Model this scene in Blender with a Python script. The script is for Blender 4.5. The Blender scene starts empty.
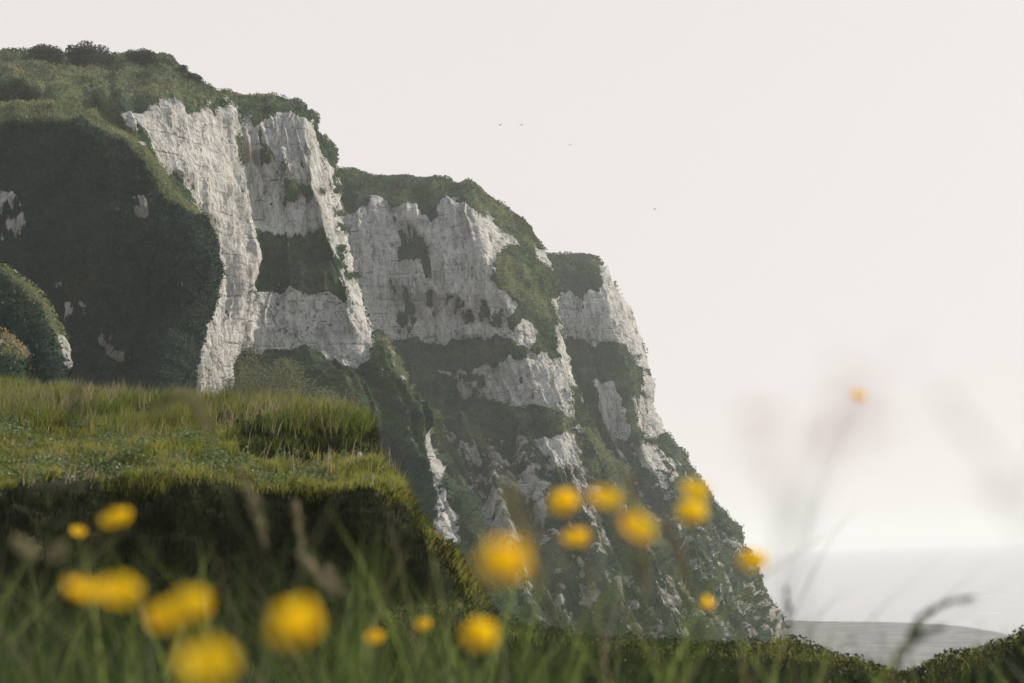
import bpy, math, random
import numpy as np
from mathutils import Matrix, Vector

random.seed(7)
rng = np.random.default_rng(11)
C = bpy.context.scene.collection
SC = bpy.context.scene
rad = math.radians

# ------------------------------------------------------------------ camera
FPX = 1422.0
CAM = np.array([0.0, 0.0, 20.0])
PITCH, ROLL = rad(8.66), rad(2.05)
Fv = np.array([0, math.cos(PITCH), math.sin(PITCH)])
R0 = np.array([1.0, 0, 0]); U0 = np.array([0, -math.sin(PITCH), math.cos(PITCH)])
Rv = math.cos(ROLL) * R0 - math.sin(ROLL) * U0
Uv = math.sin(ROLL) * R0 + math.cos(ROLL) * U0

def at(px, py, Y):
    """world point seen at photo pixel px,py at the ground distance Y in metres"""
    d = Fv * FPX + Rv * (px - 512.0) - Uv * (py - 341.5)
    return CAM + d * (Y / d[1])

def proj(P):
    q = P - CAM
    w = np.maximum(q @ Fv, 1e-3)
    return 512.0 + FPX * (q @ Rv) / w, 341.5 - FPX * (q @ Uv) / w

cd = bpy.data.cameras.new('camera'); cam = bpy.data.objects.new('camera', cd); C.objects.link(cam)
cam.matrix_world = Matrix(((Rv[0], Uv[0], -Fv[0], CAM[0]), (Rv[1], Uv[1], -Fv[1], CAM[1]),
                           (Rv[2], Uv[2], -Fv[2], CAM[2]), (0, 0, 0, 1)))
cd.sensor_width = 36; cd.lens = FPX * 36 / 1024; cd.clip_start = 0.03; cd.clip_end = 60000
cd.dof.use_dof = True; cd.dof.focus_distance = 150; cd.dof.aperture_fstop = 3.4
SC.camera = cam

# ------------------------------------------------------------------ noise
def _h(ix, iy, iz, seed):
    with np.errstate(over='ignore'):
        h = (ix.astype(np.uint32) * np.uint32(374761393)) ^ (iy.astype(np.uint32) * np.uint32(668265263)) \
            ^ (iz.astype(np.uint32) * np.uint32(2147483647 - 5)) ^ np.uint32(seed * 2654435 + 97)
        h = (h ^ (h >> np.uint32(13))) * np.uint32(1274126177)
        h = (h ^ (h >> np.uint32(15))) * np.uint32(2246822519)
        h = h ^ (h >> np.uint32(16))
    return h.astype(np.float32) / np.float32(4294967295.0)

def vnoise(P, seed=0):
    P = np.asarray(P, dtype=np.float64)
    f = np.floor(P); i = f.astype(np.int64); t = (P - f).astype(np.float32)
    t = t * t * t * (t * (t * 6 - 15) + 10)
    r = 0
    for dx in (0, 1):
        wx = t[:, 0] if dx else 1 - t[:, 0]
        for dy in (0, 1):
            wy = t[:, 1] if dy else 1 - t[:, 1]
            for dz in (0, 1):
                wz = t[:, 2] if dz else 1 - t[:, 2]
                r = r + wx * wy * wz * _h(i[:, 0] + dx, i[:, 1] + dy, i[:, 2] + dz, seed)
    return r * 2 - 1

def fbm(P, sc, octs=4, seed=0, gain=0.5):
    Q = P / np.asarray(sc, dtype=float); a = 1.0; s = 0; n = 0
    for k in range(octs):
        s = s + a * vnoise(Q + 17.3 * k, seed + k); n += a; a *= gain; Q = Q * 2.03
    return s / n

def ridged(P, sc, octs=3, seed=0):
    Q = P / np.asarray(sc, dtype=float); a = 1.0; s = 0; n = 0
    for k in range(octs):
        s = s + a * (1 - 2 * np.abs(vnoise(Q + 9.1 * k, seed + k))); n += a; a *= .5; Q = Q * 2.1
    return s / n

# ------------------------------------------------------------------ object helpers
def tag(o, label=None, cat=None, group=None, kind=None):
    for k, v in (('label', label), ('category', cat), ('group', group), ('kind', kind)):
        if v: o[k] = v
    return o

def mesh_np(name, V, F, mat, parent=None, smooth=True, attrs=None):
    """V Nx3, F MxK (all faces the same size)"""
    V = np.asarray(V, dtype=np.float32); F = np.asarray(F, dtype=np.int32)
    me = bpy.data.meshes.new(name)
    k = F.shape[1]; m = len(F)
    me.vertices.add(len(V)); me.vertices.foreach_set('co', V.ravel())
    me.loops.add(m * k); me.loops.foreach_set('vertex_index', F.ravel())
    me.polygons.add(m)
    me.polygons.foreach_set('loop_start', np.arange(0, m * k, k, dtype=np.int32))
    me.polygons.foreach_set('loop_total', np.full(m, k, dtype=np.int32))
    me.polygons.foreach_set('use_smooth', np.full(m, smooth, dtype=bool))
    me.update(calc_edges=True)
    for an, av in (attrs or {}).items():
        a = me.attributes.new(an, 'FLOAT', 'POINT'); a.data.foreach_set('value', np.asarray(av, dtype=np.float32).ravel())
    if mat: me.materials.append(mat)
    o = bpy.data.objects.new(name, me); C.objects.link(o)
    if parent: o.parent = parent
    return o

def empty(name, loc):
    o = bpy.data.objects.new(name, None); o.location = loc; C.objects.link(o); o.empty_display_size = .1
    return o

class NT:
    def __init__(s, name):
        s.m = bpy.data.materials.new(name); s.m.use_nodes = True
        s.t = s.m.node_tree; s.t.nodes.clear()
        s.out = s.n('ShaderNodeOutputMaterial')
    def n(s, ty, **kw):
        x = s.t.nodes.new(ty)
        for k, v in kw.items():
            if k.startswith('_'): setattr(x, k[1:], v)
            else: s.i(x, k, v)
        return x
    def i(s, x, k, v):
        k2 = int(k[1:]) if k[0] == 'i' and k[1:].isdigit() else k.replace('__', ' ')
        if isinstance(v, bpy.types.NodeSocket): s.t.links.new(v, x.inputs[k2])
        elif isinstance(v, bpy.types.Node): s.t.links.new(v.outputs[0], x.inputs[k2])
        else: x.inputs[k2].default_value = v
    def math(s, op, a, b=0.0, clamp=False):
        return s.n('ShaderNodeMath', _operation=op, _use_clamp=clamp, i0=a, i1=b).outputs[0]
    def mix(s, f, a, b):
        x = s.n('ShaderNodeMix', _data_type='RGBA')
        for idx, v in ((0, f), (6, a), (7, b)):
            if isinstance(v, (bpy.types.NodeSocket,)): s.t.links.new(v, x.inputs[idx])
            elif isinstance(v, tuple) and len(v) == 3: x.inputs[idx].default_value = (*v, 1)
            else: x.inputs[idx].default_value = v
        return x.outputs[2]
    def step(s, v, lo, hi):
        return s.n('ShaderNodeMapRange', _interpolation_type='SMOOTHSTEP', i0=v, i1=lo, i2=hi, i3=0.0, i4=1.0).outputs[0]
    def pos(s, scale):
        g = s.n('ShaderNodeNewGeometry')
        v = s.n('ShaderNodeVectorMath', _operation='MULTIPLY', i0=g.outputs['Position'], i1=scale)
        return v.outputs[0]
    def noise(s, scale3, detail=4, rough=.6, scale=1.0, dist=0.0):
        return s.n('ShaderNodeTexNoise', Vector=s.pos(scale3), Scale=scale, Detail=float(detail), Roughness=rough, Distortion=dist).outputs[0]
    def attr(s, name):
        return s.n('ShaderNodeAttribute', _attribute_name=name).outputs['Fac']

# ------------------------------------------------------------------ materials
def cliff_material(name, chalk_a=(.50, .492, .466), chalk_b=(.22, .228, .225), g1=(.016, .042, .026), g2=(.058, .092, .038), g3=(.10, .082, .045), fine=1.0):
    t = NT(name)
    veg = t.attr('veg')
    n1 = t.noise((1.1, 1.1, .7), 6, .8)
    mask = t.step(t.math('ADD', veg, t.math('MULTIPLY', t.math('SUBTRACT', n1, .5), 2.3)), .46, .56)
    # chalk: streaked vertically, bedded horizontally
    st = t.noise((.7, .7, .07), 6, .72)
    bl = t.noise((.10, .10, .10), 5, .6)
    fr = t.noise((2.4, 2.4, .5), 6, .72)
    k = t.step(t.math('ADD', t.math('MULTIPLY', st, .45), t.math('ADD', t.math('MULTIPLY', bl, .20), t.math('MULTIPLY', fr, .45))), .42, .60)
    ck = t.mix(k, chalk_b, chalk_a)
    br = t.step(t.noise((.30, .30, .10), 6, .7), .52, .66)
    ck = t.mix(t.math('MULTIPLY', br, .32), ck, (.30, .245, .17))
    gr = t.step(t.noise((.16, .16, .11), 7, .75, scale=1.3), .52, .62)
    ck = t.mix(t.math('MULTIPLY', gr, .42), ck, (.13, .145, .11))
    dk = t.step(t.noise((.42, .42, .035), 5, .75), .54, .64)
    ck = t.mix(t.math('MULTIPLY', dk, .45), ck, (.12, .13, .115))  # dark streaks stain the chalk and stand in for shade in its gullies
    # flint courses: thin dark horizontal lines, broken up
    g = t.n('ShaderNodeNewGeometry')
    sep = t.n('ShaderNodeSeparateXYZ', i0=g.outputs['Position'])
    zz = t.math('ADD', sep.outputs[2], t.math('MULTIPLY', t.noise((.03, .03, .03), 2), 5.0))
    fl = t.math('FRACT', t.math('MULTIPLY', zz, .30))
    line = t.math('MULTIPLY', t.math('SUBTRACT', 1.0, t.step(fl, .03, .12)), t.step(t.noise((.3, .3, 1.2), 5, .75), .50, .57))
    ck = t.mix(t.math('MULTIPLY', line, .8), ck, (.07, .07, .06))
    # pits, cracks and small tufts
    sp = t.step(t.noise((.8, .8, .8), 6, .85), .555, .60)
    zone = t.step(t.noise((.07, .07, .06), 3, .6), .42, .58)
    ck = t.mix(t.math('MULTIPLY', t.math('MULTIPLY', sp, zone), .9), ck, (.05, .058, .035))
    vc = t.n('ShaderNodeTexVoronoi', _feature='DISTANCE_TO_EDGE', Vector=t.n('ShaderNodeVectorMath', _operation='ADD', i0=t.pos((.62, .62, .13)), i1=t.n('ShaderNodeTexNoise', Vector=t.pos((.8, .8, .8)), Scale=1.0, Detail=4.0).outputs[1]).outputs[0], Scale=1.0)
    crk = t.math('MULTIPLY', t.math('SUBTRACT', 1.0, t.step(vc.outputs[0], .01, .06)), t.step(t.noise((.25, .25, .2), 3), .42, .58))
    ck = t.mix(t.math('MULTIPLY', crk, .4), ck, (.09, .085, .07))
    sp2 = t.step(t.noise((3.2, 3.2, 2.2), 4, .8), .58, .64)
    ck = t.mix(t.math('MULTIPLY', sp2, .55), ck, (.10, .095, .08))
    dn = t.math('MULTIPLY', t.attr('dirt'), t.step(t.noise((.35, .35, .2), 5, .7), .36, .60))
    ck = t.mix(t.math('MULTIPLY', dn, .85), ck, (.20, .18, .14))
    # vegetation
    a = t.noise((.16, .16, .16), 5, .62)
    b = t.noise((1.4, 1.4, 1.1), 6, .75)
    vg = t.mix(t.step(t.math('ADD', t.math('MULTIPLY', a, .5), t.math('MULTIPLY', b, .5)), .42, .60), g1, g2)
    vg = t.mix(t.math('MULTIPLY', t.step(t.noise((.12, .12, .3), 6, .7), .53, .68), .6), vg, g3)
    vg = t.mix(t.math('MULTIPLY', t.attr('sunlit_pale'), .7), vg, (.13, .145, .065))  # sunlit bands painted as a lighter, yellower plant colour
    col = t.mix(mask, ck, vg)
    h = t.math('SUBTRACT', t.math('ADD', t.math('MULTIPLY', t.noise((1.5, 1.5, .35), 8, .74), 1.4), t.math('MULTIPLY', st, .9)), t.math('MULTIPLY', crk, .5))
    hv = t.noise((1.5, 1.5, 1.5), 8, .8)
    mh = t.n('ShaderNodeMix', i0=mask); t.i(mh, 'i2', h); t.i(mh, 'i3', hv)
    bp = t.n('ShaderNodeBump', Strength=.9, Distance=.6 * fine, Height=mh.outputs[0])
    p = t.n('ShaderNodeBsdfPrincipled', Roughness=.95, Normal=bp); t.i(p, 'Base__Color', col); p.inputs['Specular IOR Level'].default_value = .15
    t.i(t.out, 'Surface', p)
    return t.m

def leaf_material(name, c1, c2, trans=.45, c3=None, rough=.6):
    t = NT(name)
    f = t.attr('tint')
    col = t.mix(t.step(f, .0, .75), c1, c2)
    if c3: col = t.mix(t.step(f, .8, .95), col, c3)
    d = t.n('ShaderNodeBsdfDiffuse', Color=col)
    tr = t.n('ShaderNodeBsdfTranslucent', Color=col)
    m = t.n('ShaderNodeMixShader', i0=trans, i1=d.outputs[0], i2=tr.outputs[0])
    gl = t.n('ShaderNodeBsdfGlossy', Roughness=.45, Color=(1, 1, 1, 1))
    m2 = t.n('ShaderNodeMixShader', i0=.012, i1=m.outputs[0], i2=gl.outputs[0])
    t.i(t.out, 'Surface', m2.outputs[0])
    return t.m

def soil_material(name, c1, c2, sc=3.0):
    t = NT(name)
    n = t.noise((sc, sc, sc), 6, .7)
    col = t.mix(t.step(n, .35, .65), c1, c2)
    bp = t.n('ShaderNodeBump', Strength=.7, Distance=.05, Height=n)
    p = t.n('ShaderNodeBsdfPrincipled', Roughness=1.0, Normal=bp); t.i(p, 'Base__Color', col); p.inputs['Specular IOR Level'].default_value = .1
    t.i(t.out, 'Surface', p)
    return t.m

M_cliff = cliff_material('chalk_and_turf')
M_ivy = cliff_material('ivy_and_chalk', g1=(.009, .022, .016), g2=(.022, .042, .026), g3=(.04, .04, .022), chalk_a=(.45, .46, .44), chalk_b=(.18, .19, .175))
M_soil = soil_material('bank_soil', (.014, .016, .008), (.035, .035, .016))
M_grass = leaf_material('meadow_grass', (.032, .055, .012), (.19, .21, .04), .55, (.27, .23, .12))
M_grass_gold = leaf_material('sunlit_turf', (.040, .058, .012), (.26, .26, .055), .6, (.36, .29, .13))  # golden, brighter grass copy; sun along the brinks is put into its colour
M_tan = leaf_material('dry_seed_stems', (.16, .13, .06), (.32, .27, .17), .5)
M_herb = leaf_material('herb_leaves', (.035, .062, .020), (.17, .21, .10), .4, (.30, .31, .20))
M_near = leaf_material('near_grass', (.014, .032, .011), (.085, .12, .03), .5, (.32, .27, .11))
M_nearlit = leaf_material('near_lit_blades', (.10, .15, .035), (.24, .30, .07), .6, (.45, .38, .2))  # brighter copy of the near grass, backlight painted into the blades
M_scrub = leaf_material('shaded_scrub_leaves', (.010, .016, .007), (.030, .038, .014), .25, (.05, .05, .02))  # near-black leaves: shade of the bank faces is put into the colour
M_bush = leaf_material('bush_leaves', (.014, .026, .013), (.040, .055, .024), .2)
M_bushlit = leaf_material('sunlit_shrub_leaves', (.07, .095, .04), (.19, .21, .09), .45, (.17, .14, .08))  # brighter copy of the bush leaves; sun on the shrubs is in the colour
M_bark = soil_material('bark', (.05, .04, .03), (.12, .10, .07), 20)
M_petal = leaf_material('yellow_petals', (.95, .56, .004), (.98, .68, .006), .6)
M_core = leaf_material('flower_centre', (.55, .30, .01), (.70, .42, .02), .2)
M_stem = leaf_material('flower_stem', (.05, .08, .025), (.09, .12, .04), .3)
M_pink = leaf_material('pink_blossom', (.72, .50, .52), (.82, .62, .64), .6)
M_seed = leaf_material('seed_head', (.22, .22, .10), (.48, .42, .27), .5)
M_seeddark = leaf_material('dark_seed_head', (.03, .045, .03), (.07, .08, .05), .25)
M_bird = soil_material('bird_feathers', (.10, .10, .10), (.2, .2, .2), 2)
M_wood = soil_material('weathered_post', (.05, .04, .03), (.11, .09, .07), 15)
M_paint = soil_material('pale_post_wood', (.45, .42, .37), (.62, .58, .52), 15)

# ------------------------------------------------------------------ world, sun
EL, AZ = 27.0, 68.0       # sun azimuth measured from +Y (forward) towards +X (right)
W = bpy.data.worlds.new('World'); SC.world = W; W.use_nodes = True
nt = W.node_tree; bg = nt.nodes['Background']
sky = nt.nodes.new('ShaderNodeTexSky'); sky.sky_type = 'NISHITA'; sky.sun_disc = False
sky.sun_elevation = rad(EL); sky.sun_rotation = rad(AZ); sky.air_density = 1.0; sky.dust_density = 5.0; sky.ozone_density = 1.0
hs = nt.nodes.new('ShaderNodeHueSaturation'); hs.inputs['Saturation'].default_value = .95
mx = nt.nodes.new('ShaderNodeMix'); mx.data_type = 'RGBA'; tc = nt.nodes.new('ShaderNodeTexCoord'); sx = nt.nodes.new('ShaderNodeSeparateXYZ'); mr = nt.nodes.new('ShaderNodeMapRange')
mr.inputs[1].default_value = .30; mr.inputs[2].default_value = .95; mr.inputs[3].default_value = .90; mr.inputs[4].default_value = .75
nt.links.new(tc.outputs['Generated'], sx.inputs[0]); nt.links.new(sx.outputs[2], mr.inputs[0]); nt.links.new(mr.outputs[0], mx.inputs[0])
mx.inputs[7].default_value = (8.15, 7.8, 7.7, 1)
bc = nt.nodes.new('ShaderNodeMix'); bc.data_type = 'RGBA'; bc.inputs[6].default_value = (7.28, 6.86, 6.62, 1); bc.inputs[7].default_value = (5.9, 7.2, 8.6, 1)
m2_ = nt.nodes.new('ShaderNodeMapRange'); m2_.inputs[1].default_value = .38; m2_.inputs[2].default_value = .85
nt.links.new(sx.outputs[2], m2_.inputs[0]); nt.links.new(m2_.outputs[0], bc.inputs[0]); nt.links.new(bc.outputs[2], mx.inputs[7])
nt.links.new(sky.outputs[0], hs.inputs['Color']); nt.links.new(hs.outputs[0], mx.inputs[6])
nt.links.new(mx.outputs[2], bg.inputs[0]); bg.inputs[1].default_value = .105
sd = bpy.data.lights.new('sun', 'SUN'); sd.energy = 5.0; sd.angle = rad(.6); sd.color = (1, .90, .76)
so = bpy.data.objects.new('sun', sd); C.objects.link(so)
sv = Vector((math.sin(rad(AZ)) * math.cos(rad(EL)), math.cos(rad(AZ)) * math.cos(rad(EL)), math.sin(rad(EL))))
so.rotation_euler = (-sv).to_track_quat('-Z', 'Y').to_euler(); so.location = (40, 30, 60)

# ------------------------------------------------------------------ swept terrain nets
def in_poly(x, y, poly):
    r = np.zeros(len(x), bool); n = len(poly)
    for i in range(n):
        x1, y1 = poly[i]; x2, y2 = poly[(i + 1) % n]
        if y1 == y2: continue
        c = ((y1 > y) != (y2 > y)) & (x < (x2 - x1) * (y - y1) / (y2 - y1) + x1)
        r ^= c
    return r

def blur2(A, n):
    for _ in range(n):
        B = np.pad(A, [(1, 1), (1, 1)] + [(0, 0)] * (A.ndim - 2), mode='edge')
        A = (B[:-2, 1:-1] + B[2:, 1:-1] + B[1:-1, :-2] + B[1:-1, 2:] + 4 * B[1:-1, 1:-1]) / 8
    return A

def net(stations, step=1.5, smooth=6, back=True, foot=None, maxn=400):
    """stations: columns, each a list of (px, py, Y) from the top down -> dense world grid (U, V, 3)"""
    G = np.array([[at(*p) for p in s] for s in stations])
    PX = np.array([[(p[0], p[1]) for p in s] for s in stations], float)
    if foot is not None:
        last = G[:, -1:, :].copy(); last += np.array(foot)[None, None]; last[:, :, 2] = foot[2] if len(foot) == 3 else 0
        G = np.concatenate([G, last], 1)
        PX = np.concatenate([PX, PX[:, -1:, :] + np.array([0, 60])], 1)
    S, R = G.shape[:2]
    us = [0.0]; vs = [0.0]
    dep = (G[..., 1] - 0)
    for i in range(S - 1):
        d = max(np.linalg.norm(PX[i + 1] - PX[i], axis=1).mean(), 14)
        n = int(min(max(d / step, 2), maxn)); us += list(i + (np.arange(n) + 1) / n)
    for j in range(R - 1):
        d = max(np.linalg.norm(PX[:, j + 1] - PX[:, j], axis=1).mean(), 10)
        n = int(min(max(d / step, 2), maxn)); vs += list(j + (np.arange(n) + 1) / n)
    us, vs = np.array(us), np.array(vs)
    ui = np.minimum(us.astype(int), S - 2); uf = (us - ui)[:, None, None]
    vi = np.minimum(vs.astype(int), R - 2); vf = (vs - vi)[None, :, None]
    A = G[ui][:, vi] * (1 - uf) * (1 - vf) + G[ui + 1][:, vi] * uf * (1 - vf) + G[ui][:, vi + 1] * (1 - uf) * vf + G[ui + 1][:, vi + 1] * uf * vf
    A = blur2(A, smooth)
    return A

def normals(A):
    du = np.gradient(A, axis=0); dv = np.gradient(A, axis=1)
    n = np.cross(dv, du); n /= np.maximum(np.linalg.norm(n, axis=2, keepdims=True), 1e-9)
    # face the camera side / sky
    mid = n.reshape(-1, 3).mean(0)
    if mid[1] > 0 and mid[2] < .3 or mid[2] < 0: n = -n
    return n

def grid_faces(U, V):
    i = np.arange(U * V).reshape(U, V)
    return np.stack([i[:-1, :-1], i[1:, :-1], i[1:, 1:], i[:-1, 1:]], -1).reshape(-1, 4)

def cliff(name, stations, chalk, label, mat=M_cliff, base_veg=1.0, amp=1.0, ramp=1.0, step=1.3, sunlit_pale=(), seed=0, vamp=1.0, foot=(14, -22, -1), smooth=8, scat=None):
    A = net(stations, step=step, smooth=smooth, foot=foot)
    U, V = A.shape[:2]
    P = A.reshape(-1, 3); px, py = proj(P)
    jx = fbm(P, (5, 5, 4), 4, seed + 50) * 9; jy = fbm(P, (5, 5, 4), 4, seed + 60) * 9
    veg = np.full(len(P), base_veg, np.float32)
    for val, poly in chalk:
        veg[in_poly(px + jx, py + jy, poly)] = val
    dr = np.zeros(len(P), np.float32)
    for val, poly in sunlit_pale: dr[in_poly(px + jx, py + jy, poly)] = val
    dirt = blur2(((veg > .3) & (veg < .97)).astype(np.float32).reshape(U, V), 10).ravel()
    veg = blur2(veg.reshape(U, V), 5).ravel()
    nz = fbm(P, (4.5, 4.5, 6.5), 5, seed + 80, .65) * 1.2 + .6 * fbm(P, (.9, .9, 1.6), 3, seed + 86) + 1.0 * fbm(P, (2.2, 2.2, 13), 4, seed + 88, .6)
    S0_ = np.concatenate([[0], np.cumsum(np.linalg.norm(np.diff(A, axis=0), axis=2).mean(1))]); T0_ = np.concatenate([[0], np.cumsum(np.linalg.norm(np.diff(A, axis=1), axis=2).mean(0))])
    ST0 = np.stack(np.broadcast_arrays(S0_[:, None], T0_[None, :], 0 * T0_[None, :]), -1).reshape(-1, 3) + np.stack([fbm(P, 12, 3, seed + 96) * 2.5, 0 * px, 0 * px], 1)
    nz = nz * .75 + 1.1 * fbm(ST0, (2.6, 34, 1), 4, seed + 97, .65)
    vs_ = veg + nz * .55 * np.where(veg > .97, .35, 1.0) + np.where(veg < .3, .07, 0)
    veg = np.clip((vs_ - .27) / .46, 0, 1); veg = veg * veg * (3 - 2 * veg); dr = blur2(dr.reshape(U, V), 6).ravel()
    N = normals(A).reshape(-1, 3)
    rock = 1 - np.clip(veg, 0, 1)
    warp = np.stack([fbm(P, 14, 2, seed + 70), fbm(P, 14, 2, seed + 71), fbm(P, 10, 2, seed + 72)], 1) * 3.0
    Q = P + warp
    # S runs along the cliff, T down its slope (metres): ribs and gullies follow the fall line
    S = np.concatenate([[0], np.cumsum(np.linalg.norm(np.diff(A, axis=0), axis=2)[:, V // 6:V * 3 // 4].mean(1))])
    T = np.concatenate([[0], np.cumsum(np.linalg.norm(np.diff(A, axis=1), axis=2).mean(0))])
    ST = np.stack(np.broadcast_arrays(S[:, None], T[None, :], 0 * T[None, :]), -1).reshape(-1, 3)
    STw = ST + np.stack([fbm(P, 12, 3, seed + 90) * 3.2, 0 * px, 0 * px], 1)
    rib = ridged(STw, (8, 60, 1), 2, seed + 91); rib2 = ridged(STw, (3.1, 26, 1), 2, seed + 93); rib3 = fbm(STw, (1.3, 12, 1), 3, seed + 95)
    d_rock = 1.3 * rib + .75 * rib2 + .45 * rib3 + .22 * fbm(Q, (2.2, 2.2, 3.0), 4, seed + 9, .6) + .22 * fbm(P, (12, 12, .8), 2, seed + 14) - .3
    q = fbm(Q, (3.4, 3.4, 8.0), 2, seed + 20); d_rock = d_rock + .55 * (np.round(q * 4) / 4)
    slope_ = np.clip((T[None, :] / T[-1] - .35) * 3, 0, 1) * np.ones((U, 1)); slope_ = slope_.ravel()
    bil = 1 - np.abs(vnoise(P / 3.2, seed + 30)); bil2 = 1 - np.abs(vnoise(P / 1.35 + 5, seed + 31))
    d_veg = 2.4 * fbm(P, 13, 3, seed + 33) + .6 * (bil - .6) + .35 * (bil2 - .6) + .22 * fbm(P, .8, 3, seed + 37, .7)
    d_veg = d_veg + (.9 + 2.2 * slope_) * (rib - .3) + (.35 + 1.0 * slope_) * (rib2 - .3)
    d = amp * (ramp * d_rock * rock + vamp * d_veg * (1 - rock) + .25 * (1 - rock))
    U_, V_ = U, V
    edge = np.ones((U, V), np.float32)
    P2 = P + N * d[:, None]
    o = mesh_np(name, P2, grid_faces(U, V), mat, smooth=False, attrs={'veg': veg, 'sunlit_pale': dr, 'dirt': dirt})
    CL.append((P2.reshape(U, V, 3), N.reshape(U, V, 3), veg.reshape(U, V), dr.reshape(U, V), scat))
    tag(o, label, 'cliff', kind='structure')
    return o, P2.reshape(U, V, 3), veg.reshape(U, V)

CL = []
# rows: inland, crest, chalk top, wall middle, wall bottom, ledge bottom, lower wall bottom, talus, base
L1 = [
 [(-90, 60, 300), (-80, 59, 236), (-80, 75, 214), (-80, 100, 195), (-80, 130, 180), (-80, 160, 175), (-80, 200, 170), (-80, 300, 165), (-80, 400, 160)],
 [(20, 60, 300), (28, 58, 236), (35, 75, 213), (40, 95, 196), (50, 122, 182), (60, 170, 174), (60, 210, 170), (60, 300, 165), (60, 400, 160)],
 [(70, 66, 300), (80, 65, 234), (85, 82, 211), (92, 104, 195), (105, 130, 184), (112, 170, 178), (115, 210, 174), (120, 300, 168), (120, 400, 163)],
 [(120, 66, 300), (120, 63, 234), (118, 112, 190), (138, 145, 187), (158, 180, 185), (172, 225, 183), (182, 280, 181), (186, 350, 178), (186, 430, 176)],
 [(165, 64, 300), (160, 60, 237), (163, 104, 197), (178, 165, 193), (192, 225, 190), (198, 270, 188), (203, 310, 186), (204, 355, 184), (196, 430, 180)],
 [(205, 90, 300), (192, 80, 239), (203, 107, 206), (213, 165, 203), (221, 225, 201), (222, 270, 197), (222, 310, 195), (220, 355, 192), (216, 430, 189)],
 [(230, 104, 300), (216, 92, 241), (226, 108, 215), (236, 165, 212), (246, 215, 209), (258, 256, 205), (243, 300, 200), (235, 350, 198), (232, 430, 195)],
 [(245, 106, 300), (236, 98, 242), (239, 124, 224), (247, 168, 221), (257, 225, 219), (270, 274, 211), (262, 300, 205), (256, 345, 202), (262, 430, 190)],
 [(272, 108, 300), (264, 99, 243), (267, 116, 227), (275, 170, 223), (284, 229, 221), (296, 294, 209), (294, 325, 206), (294, 350, 204), (320, 450, 186)],
 [(300, 110, 300), (290, 100, 243), (291, 111, 228), (304, 170, 223), (315, 229, 220), (334, 296, 208), (332, 330, 205), (334, 358, 203), (395, 510, 172)],
 [(310, 118, 300), (301, 108, 242), (304, 119, 229), (312, 172, 223), (325, 231, 218), (352, 297, 206), (356, 335, 204), (361, 363, 202), (440, 560, 165)],
 [(318, 138, 300), (310, 126, 246), (313, 138, 234), (321, 178, 231), (332, 236, 226), (353, 294, 214), (363, 332, 210), (371, 360, 206), (462, 575, 168)],
 [(330, 152, 300), (327, 144, 254), (332, 158, 250), (337, 200, 246), (345, 245, 241), (361, 300, 228), (372, 328, 222), (386, 352, 214), (482, 580, 172)],
 [(322, 158, 320), (322, 150, 282), (325, 165, 282), (331, 205, 280), (339, 250, 276), (352, 303, 264), (366, 332, 256), (382, 356, 246), (490, 590, 195)],
]
c1 = [(0.0, [(118, 113), (135, 111), (150, 107), (165, 102), (178, 104), (190, 114), (205, 104), (214, 112), (224, 99), (232, 120), (240, 129), (250, 113), (258, 125), (275, 110), (290, 108), (303, 113), (311, 130), (318, 170), (323, 228), (300, 235), (280, 235), (250, 229), (258, 258), (262, 290), (285, 290), (300, 298), (358, 297), (364, 362), (350, 368), (330, 360), (310, 352), (262, 349), (250, 346), (237, 352), (234, 420), (175, 420), (165, 240), (178, 200), (150, 160)]),
      (0.05, [(306, 118), (325, 146), (333, 165), (345, 240), (358, 290), (376, 345), (362, 350), (348, 297), (335, 250), (322, 226)]),
      (0.64, [(172, 165), (196, 178), (206, 215), (190, 225), (172, 200)]), (0.6, [(195, 195), (206, 200), (216, 235), (205, 240)]),
      (0.9, [(254, 262), (268, 258), (285, 275), (284, 290), (264, 284)]),
      (0.46, [(286, 178), (322, 186), (318, 206), (290, 198)]), (.42, [(236, 140), (268, 148), (272, 165), (240, 160)]),
      (0.9, [(319, 140), (328, 145), (328, 168), (320, 166)]),
      (0.0, [(412, 432), (424, 440), (446, 505), (462, 556), (436, 548), (420, 490)]),
      (0.5, [(366, 338), (385, 345), (412, 385), (440, 440), (470, 520), (455, 520), (425, 440), (400, 395)])]
d1 = [(.75, [(20, 96), (60, 85), (110, 98), (125, 118), (172, 185), (200, 225), (180, 225), (140, 160), (90, 125)]),
      (.5, [(-50, 56), (120, 66), (200, 92), (300, 103), (180, 106), (110, 100)]),
      (.55, [(364, 330), (392, 350), (420, 395), (445, 450), (425, 450), (398, 400)])]  # pale flowering grass, and sun on slope and ridge put in as colour
cliff('cliff', L1, c1, 'tall white chalk headland with turf top and dark green ledge, behind the ivy-dark bluff', sunlit_pale=d1, seed=100, scat=(130000, 1.9, 'turf and scrub growing over the white chalk headland'))

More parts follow.
